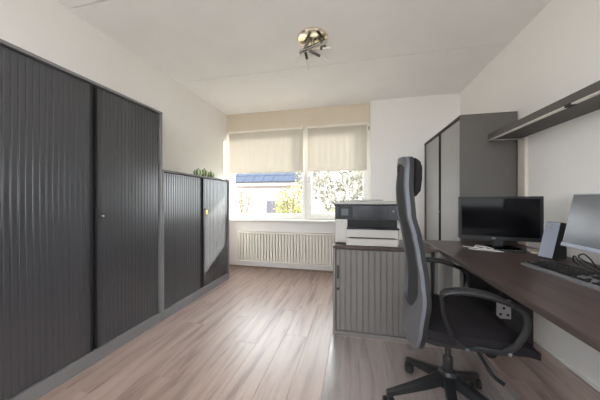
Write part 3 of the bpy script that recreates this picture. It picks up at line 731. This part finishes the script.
# backrest
XT = [(0.40, -0.212), (0.50, -0.200), (0.65, -0.182), (0.75, -0.188), (0.865, -0.204), (0.95, -0.218), (1.05, -0.242), (1.20, -0.250), (1.36, -0.238)]
WT = [(0.40, 0.165), (0.43, 0.200), (0.50, 0.222), (0.62, 0.226), (0.75, 0.208), (0.90, 0.198), (1.05, 0.190), (1.20, 0.170), (1.30, 0.152), (1.34, 0.122)]
def back_pt(y_, z, off=0.0):
    w_ = lerp_tab(WT, z)
    return Vector((lerp_tab(XT, z) + 0.022 * min(1.0, (y_ / max(w_, 0.1)) ** 2) + off, y_, z))
def resample(pl, n):
    L_ = [0.0]
    for a, b in zip(pl[:-1], pl[1:]): L_.append(L_[-1] + math.hypot(b[0] - a[0], b[1] - a[1]))
    out = []
    for i in range(n + 1):
        s = L_[-1] * i / n; k = 0
        while k < len(L_) - 2 and L_[k + 1] < s: k += 1
        f = 0 if L_[k + 1] == L_[k] else (s - L_[k]) / (L_[k + 1] - L_[k])
        out.append((pl[k][0] + (pl[k + 1][0] - pl[k][0]) * f, pl[k][1] + (pl[k + 1][1] - pl[k][1]) * f))
    return out
outer = [(0, 0.40), (0.165, 0.40)] + [(lerp_tab(WT, z), z) for z in [0.41 + 0.93 * i / 60 for i in range(61)]] + [(0.10, 1.352), (0.05, 1.356), (0, 1.358)]
inner = [(0, 0.560), (0.05, 0.562), (0.10, 0.580), (0.145, 0.630)] + [(lerp_tab(WT, z) - 0.021 - 0.044 * max(0, (0.80 - z) / 0.2), z) for z in [0.68 + 0.61 * i / 40 for i in range(41)]] + [(0.09, 1.312), (0.05, 1.320), (0, 1.322)]
no = 70
def matched(o_l, i_l):
    # pair the outlines by height so the band stays even
    po = resample(o_l, no); pi = resample(i_l, no); return po, pi
po, pi = matched(outer, inner)
def band(bm, po, pi, off0, off1):
    full_o = [(-y, z) for y, z in po[::-1]] + po[1:]; full_i = [(-y, z) for y, z in pi[::-1]] + pi[1:]
    rows_ = []
    for (yo, zo), (yi, zi) in zip(full_o, full_i):
        pts = []
        for off in (off0, off1):
            for f in (0, 0.25, 0.5, 0.75, 1):
                y_, z = yo + (yi - yo) * f, zo + (zi - zo) * f
                e = 0.0
                pts.append(back_pt(y_, min(z, 1.378), off + e))
        rows_.append([bm.verts.new(p_) for p_ in pts])
    n_ = len(rows_)
    for a, b in zip(rows_[:-1], rows_[1:]):
        for q in range(4):
            bm.faces.new((a[q], a[q + 1], b[q + 1], b[q])); bm.faces.new((a[5 + q], b[5 + q], b[6 + q], a[6 + q]))
        bm.faces.new((a[0], b[0], b[5], a[5])); bm.faces.new((a[4], a[9], b[9], b[4]))
    bmesh.ops.remove_doubles(bm, verts=bm.verts[:], dist=0.0002)
    return bm
fr_ = obj('back_frame', band(bmesh.new(), po, pi, -0.010, 0.006), M['ch_shell'], ch, True); fr_['label'] = 'light grey rear shell of the backrest'
rim_in = [(max(0, y - 0.012), z) for y, z in pi]
fr2 = obj('back_rim', band(bmesh.new(), [(y * 0.995, z * 0.999 + 0.001) for y, z in po], [(y, z) for y, z in pi], 0.0065, 0.028), M['ch_rim'], ch, True); fr2['label'] = 'black padded rim of the backrest'
bm = bmesh.new(); rows_ = []
nz_ = 30
for k in range(nz_ + 1):
    z = 0.556 + (1.326 - 0.556) * k / nz_
    if z < 0.66: hw = 0.165 * min(1, math.sqrt(max(0.0, (z - 0.552) / 0.10)))
    else: hw = lerp_tab(WT, z) - 0.026
    if z > 1.30: hw *= 0.75
    rows_.append([bm.verts.new(back_pt(hw * (j / 7 - 1), z, 0.002)) for j in range(15)])
for a, b in zip(rows_[:-1], rows_[1:]):
    for j in range(14): bm.faces.new((a[j], a[j + 1], b[j + 1], b[j]))
obj('back_mesh', bm, M['ch_mesh'], ch, True)
bm = bmesh.new(); tube(bm, catmull([(-0.05, 0, 0.412), (-0.13, 0, 0.415), (-0.180, 0, 0.445), (-0.178, 0, 0.50), (-0.170, 0, 0.56)], 5), 0.028, 10, 0.45, up=(0, 1, 0)); obj('back_support', bm, M['ch_base'], ch, True)

# headrest
bm = bmesh.new(); rings = []
prof = [(z_ - 0.038, a_, b_) for z_, a_, b_ in [(1.178, 0.000, 0.012), (1.186, -0.002, 0.030), (1.21, 0.0, 0.048), (1.27, 0.0, 0.054), (1.33, -0.002, 0.052), (1.358, -0.003, 0.044), (1.372, 0.0, 0.026), (1.378, 0.004, 0.010)]]
for z, o_, d_ in prof:
    ring = []; hw = 0.135 - 0.018 * abs((z - 1.232) / 0.1) ** 3
    xb = lerp_tab(XT, min(z, 1.36)) + 0.030 + 0.010
    for k in range(28):
        a = 2 * PI * k / 28; ca, sa = math.cos(a), math.sin(a)
        y_ = hw * math.copysign(abs(sa) ** 0.45, sa); x_ = xb + d_ / 2 + o_ + d_ / 2 * math.copysign(abs(ca) ** 0.6, ca) + 0.012 * (y_ / 0.135) ** 2
        ring.append(bm.verts.new((x_, y_, z)))
    rings.append(ring)
for a, b in zip(rings[:-1], rings[1:]):
    for k in range(28): bm.faces.new((a[k], a[(k + 1) % 28], b[(k + 1) % 28], b[k]))
bm.faces.new(rings[0]); bm.faces.new(rings[-1])
hr = obj('headrest', bm, M['ch_fabric'], ch, True)
bm = bmesh.new(); bx(bm, -0.230, -0.205, -0.05, 0.05, 1.19, 1.30, 0.006); obj('headrest_mount', bm, M['ch_base'], hr)

# armrests: a loop on each side with a wider pad on top
for s in (-1, 1):
    y_ = s * 0.285
    pts = catmull([(0.136, s * 0.252, 0.490), (0.165, s * 0.276, 0.530), (0.193, y_, 0.595), (0.196, y_, 0.650), (0.163, y_, 0.690), (0.090, y_, 0.718)], 6)
    bm = bmesh.new(); tube(bm, pts, [0.015 - 0.004 * i / (len(pts) - 1) for i in range(len(pts))], 10, 0.62, up=(0, 1, 0)); ar = obj('armrest', bm, M['ch_arm'], ch, True)
    pts = catmull([(0.150, y_, 0.698), (0.100, y_, 0.718), (0.045, y_, 0.733), (-0.025, y_, 0.738), (-0.078, y_, 0.732), (-0.104, y_, 0.720), (-0.112, y_, 0.705)], 5); n_ = len(pts)
    bm = bmesh.new(); tube(bm, pts, [0.016 * min(1, 0.45 + 2.2 * min(i, n_ - 1 - i) / (n_ - 1)) for i in range(n_)], 12, 0.6, up=(0, 1, 0))
    # swept with its wide side level
    for v in bm.verts: v.co.y = y_ + (v.co.y - y_) * 2.6
    pd = obj('arm_pad', bm, M['ch_arm'], ar, True)
    pts = catmull([(-0.110, y_, 0.712), (-0.106, y_, 0.66), (-0.092, y_, 0.595), (-0.065, s * 0.280, 0.535), (-0.020, s * 0.262, 0.495), (0.03, s * 0.254, 0.486)], 6)
    bm = bmesh.new(); tube(bm, pts, 0.0085, 9); obj('rear_strut', bm, M['ch_base'], ar, True)
    bm = bmesh.new(); bx(bm, -0.02, 0.165, s * 0.252 - 0.008, s * 0.252 + 0.010, 0.472, 0.496, 0.004); br = obj('side_bracket', bm, M['ch_arm'], ar)
    for bx_ in (-0.005, 0.150):
        bm = bmesh.new(); lathe(bm, [(0.0080, s * 0.2615), (0.0080, s * 0.2655), (0.005, s * 0.2670)], 12, 'Y', (bx_, 0, 0.484)); obj('bolt', bm, M['cable_grey'], ar, True)

# ------------------------------------------------------------------ ceiling lamp
cl = thing('ceiling_lamp', 'round metal ceiling lamp with crossed bars and thin glass rods', 'lamp', (-0.365, 2.17, H - 0.0005))
bm = bmesh.new(); lathe(bm, [(0.138, 0.0), (0.140, -0.012), (0.132, -0.024), (0.10, -0.030), (0.03, -0.032)], 40); obj('ceiling_plate', bm, M['lamp_plate'], cl, True)
def lampbar(p, q, r, m, nm, par):
    bm = bmesh.new(); tube(bm, [p, q], r, 10); return obj(nm, bm, m, par, True)
b1 = lampbar((-0.130, 0.075, -0.070), (0.125, -0.020, -0.062), 0.020, M['chrome'], 'cross_bar', cl)
b2 = lampbar((-0.075, 0.030, -0.060), (-0.010, -0.085, -0.060), 0.015, M['lamp_dark'], 'cross_bar', cl)
b3 = lampbar((0.060, -0.085, -0.060), (0.105, 0.045, -0.062), 0.015, M['lamp_dark'], 'cross_bar', cl)
lampbar((0, 0, -0.030), (0, 0, -0.066), 0.016, M['chrome'], 'stem', cl)
for p0, p1, p2 in (((-0.080, 0.060, -0.078), (-0.074, 0.115, -0.120), (-0.070, 0.185, -0.190)),
                   ((-0.045, 0.050, -0.078), (0.052, 0.105, -0.115), (0.140, 0.160, -0.155)),
                   ((-0.125, 0.072, -0.072), (-0.135, 0.085, -0.080), (-0.190, 0.150, -0.130)),
                   ((0.085, 0.000, -0.070), (0.070, 0.055, -0.080), (0.155, 0.060, -0.075))):
    sk = lampbar(p0, p1, 0.013, M['lamp_dark'], 'lamp_socket', cl)
    v0, v1 = Vector(p1), Vector(p2)
    bm = bmesh.new(); tube(bm, [v0, v0 + (v1 - v0) * 0.92, v1], [0.0085, 0.0085, 0.003], 10); obj('glass_rod', bm, M['lamp_glass'], sk, True)

# ------------------------------------------------------------------ outside
M['lawn'] = mat('lawn', (0.15, 0.15, 0.10), 0.9, 0.2, var=0.3, scale=3)
M['o_wall'] = mat('white_render', (0.62, 0.62, 0.64), 0.8, 0.2, var=0.04, scale=2)
M['o_roof'] = mat('blue_glazed_panel', (0.030, 0.040, 0.064), 0.6, 0.1, var=0.1, scale=6)
M['o_brown'] = mat('brown_gutter', (0.15, 0.10, 0.085), 0.6, 0.3)
M['o_fence'] = mat('mauve_grey_boards', (0.13, 0.115, 0.135), 0.8, 0.2, var=0.1, scale=6)
M['leaf_y'] = mat('yellow_green_leaves', (0.27, 0.26, 0.10), 0.6, 0.3, var=0.45, scale=5)
M['leaf_o'] = mat('pale_orange_leaves', (0.38, 0.29, 0.20), 0.6, 0.3, var=0.4, scale=5)
M['leaf_g'] = mat('soft_green_leaves', (0.25, 0.265, 0.18), 0.6, 0.3, var=0.4, scale=4)
M['leaf_b'] = mat('beige_twigs', (0.29, 0.265, 0.21), 0.7, 0.3, var=0.3, scale=4)
M['bark'] = mat('bark', (0.16, 0.12, 0.09), 0.9, 0.2, var=0.2, scale=10)
GZ = -0.20
g = struct('ground', box(-40, 40, YW + 0.13, 45, GZ - 0.1, GZ), M['lawn'], 'lawn outside the window')
M['bounce_paving'] = mat('pale_bounce_paving', (0.50, 0.48, 0.45), 0.8, 0.2, var=0.08, scale=2)  # kept pale so the unseen ground bounces daylight into the room
g2 = struct('bounce_ground_behind', box(-20, 20, -25, YF - 0.11, GZ - 0.1, GZ), M['bounce_paving'], 'pale paved ground added outside the added rear window to bounce daylight')

hs_ = thing('garden_house', 'low white house with blue panelled roof seen through the left window', 'house', (-7.6, 14.0, GZ))
w_ = obj('wall', box(-5.0, 5.0, 0, 4.0, 0, 2.15), M['o_wall'], hs_)
obj('gutter', box(-5.3, 5.3, -0.32, -0.18, 2.08, 2.20, 0.02), M['o_brown'], hs_)
obj('fascia', box(-5.3, 5.3, -0.17, -0.01, 2.16, 2.36), M['o_wall'], hs_)
rf = obj('roof', None or prism(bmesh.new(), [(-0.30, 2.37), (2.0, 3.75), (4.3, 2.37)], -5.3, 5.3, 'YZX'), M['o_brown'], hs_)
ra = math.atan2(3.75 - 2.37, 2.3)
pm = to_mesh('roof_panel', box(-0.30, 0.30, -0.40, 0.40, 0, 0.03, 0.004, 1), M['o_roof'])
for i in range(17):
    for j in range(3):
        f = (0.44 + j * 0.84) 
        obj('roof_panel', pm, None, rf, loc=(-4.98 + i * 0.622, -0.30 + f * math.cos(ra), 2.385 + f * math.sin(ra)), rot=(ra, 0, 0))
dn = obj('door', box(1.05, 2.0, -0.03, -0.001, 0.0, 2.0, 0.005), M['o_wall'], hs_)
fe = thing('board_fence', 'mauve grey board fence standing before the white house', 'fence', (-3.85, 10.5, GZ))
bm = None
fm_ = to_mesh('board', box(-0.068, 0.068, -0.012, 0.012, 0, 1.28, 0.003, 1), M['o_fence'])
for i in range(11): obj('board', fm_, None, fe, loc=(0.0 + i * 0.145, 0, 0.02))
for z in (0.3, 1.0): obj('rail', box(-0.08, 1.53, 0.013, 0.05, z, z + 0.08), M['o_fence'], fe)
for a in (0.0, 1.45): obj('post', box(a - 0.04, a + 0.04, 0.052, 0.13, 0, 1.25), M['o_fence'], fe)

def shrub(name, label, cat, loc, rx, ry, z0, z1, n, leaf, m, stems, group, seed):
    R = random.Random(seed)
    t = thing(name, label, cat, loc, group=group)
    bm = bmesh.new()
    for _ in range(n):
        while True:
            u, v, w = R.uniform(-1, 1), R.uniform(-1, 1), R.uniform(-1, 1)
            d = u * u + v * v + w * w
            if d < 1 and (d > 0.25 or R.random() < 0.4): break
        lump = 0.85 + 0.25 * math.sin(5 * u + seed) * math.cos(4 * w + v * 3)
        c = Vector((u * rx * lump, v * ry * lump, (z0 + z1) / 2 + w * (z1 - z0) / 2 * lump))
        a = Vector((R.gauss(0, 1), R.gauss(0, 1), R.gauss(0, 1))).normalized(); b = a.cross(Vector((R.gauss(0, 1), R.gauss(0, 1), R.gauss(0, 1)))).normalized()
        l = leaf * R.uniform(0.6, 1.3)
        bm.faces.new([bm.verts.new(c + a * l), bm.verts.new(c + b * l * 0.45), bm.verts.new(c - a * l), bm.verts.new(c - b * l * 0.45)])
    f = obj('foliage', bm, m, t); f['kind'] = 'stuff'
    for k in range(stems):
        a = 2 * PI * k / stems + R.random()
        bm = bmesh.new()
        tube(bm, catmull([(0.05 * math.cos(a), 0.05 * math.sin(a), 0), (0.25 * rx * math.cos(a), 0.25 * ry * math.sin(a), z0 + 0.3 * (z1 - z0)), (0.55 * rx * math.cos(a), 0.55 * ry * math.sin(a), z0 + 0.8 * (z1 - z0))], 4), [0.035] * 4 + [0.02] * 4 + [0.01], 6)
        obj('stem', bm, M['bark'], t, True)
GR = 'garden shrubs outside the window'
shrub('shrub', 'pale orange leafed shrub at the left of the garden view', 'shrub', (-4.45, 9.3, GZ), 0.60, 0.45, 0.5, 2.05, 420, 0.065, M['leaf_o'], 4, GR, 1)
shrub('shrub', 'low yellowish shrub before the fence in the left window', 'shrub', (-3.55, 8.1, GZ), 0.50, 0.40, 0.15, 1.05, 420, 0.06, M['leaf_y'], 4, GR, 2)
shrub('shrub', 'tall yellow green shrub beside the mullion in the left window', 'shrub', (-2.05, 7.6, GZ), 0.62, 0.5, 0.25, 1.95, 800, 0.065, M['leaf_y'], 5, GR, 3)
shrub('hedge', 'soft green hedge low in the right casement window', 'hedge', (-0.25, 8.0, GZ), 1.3, 0.6, 0.0, 1.25, 1500, 0.075, M['leaf_g'], 6, GR, 4)
shrub('garden_tree', 'pale beige twiggy tree filling the right casement window', 'tree', (-0.5, 11.0, GZ), 2.4, 1.2, 0.4, 4.6, 4600, 0.11, M['leaf_b'], 8, GR, 5)
shrub('garden_tree', 'pale green tree at the far right of the casement window', 'tree', (1.6, 13.5, GZ), 2.2, 1.4, 0.3, 5.0, 2600, 0.13, M['leaf_g'], 6, GR, 6)
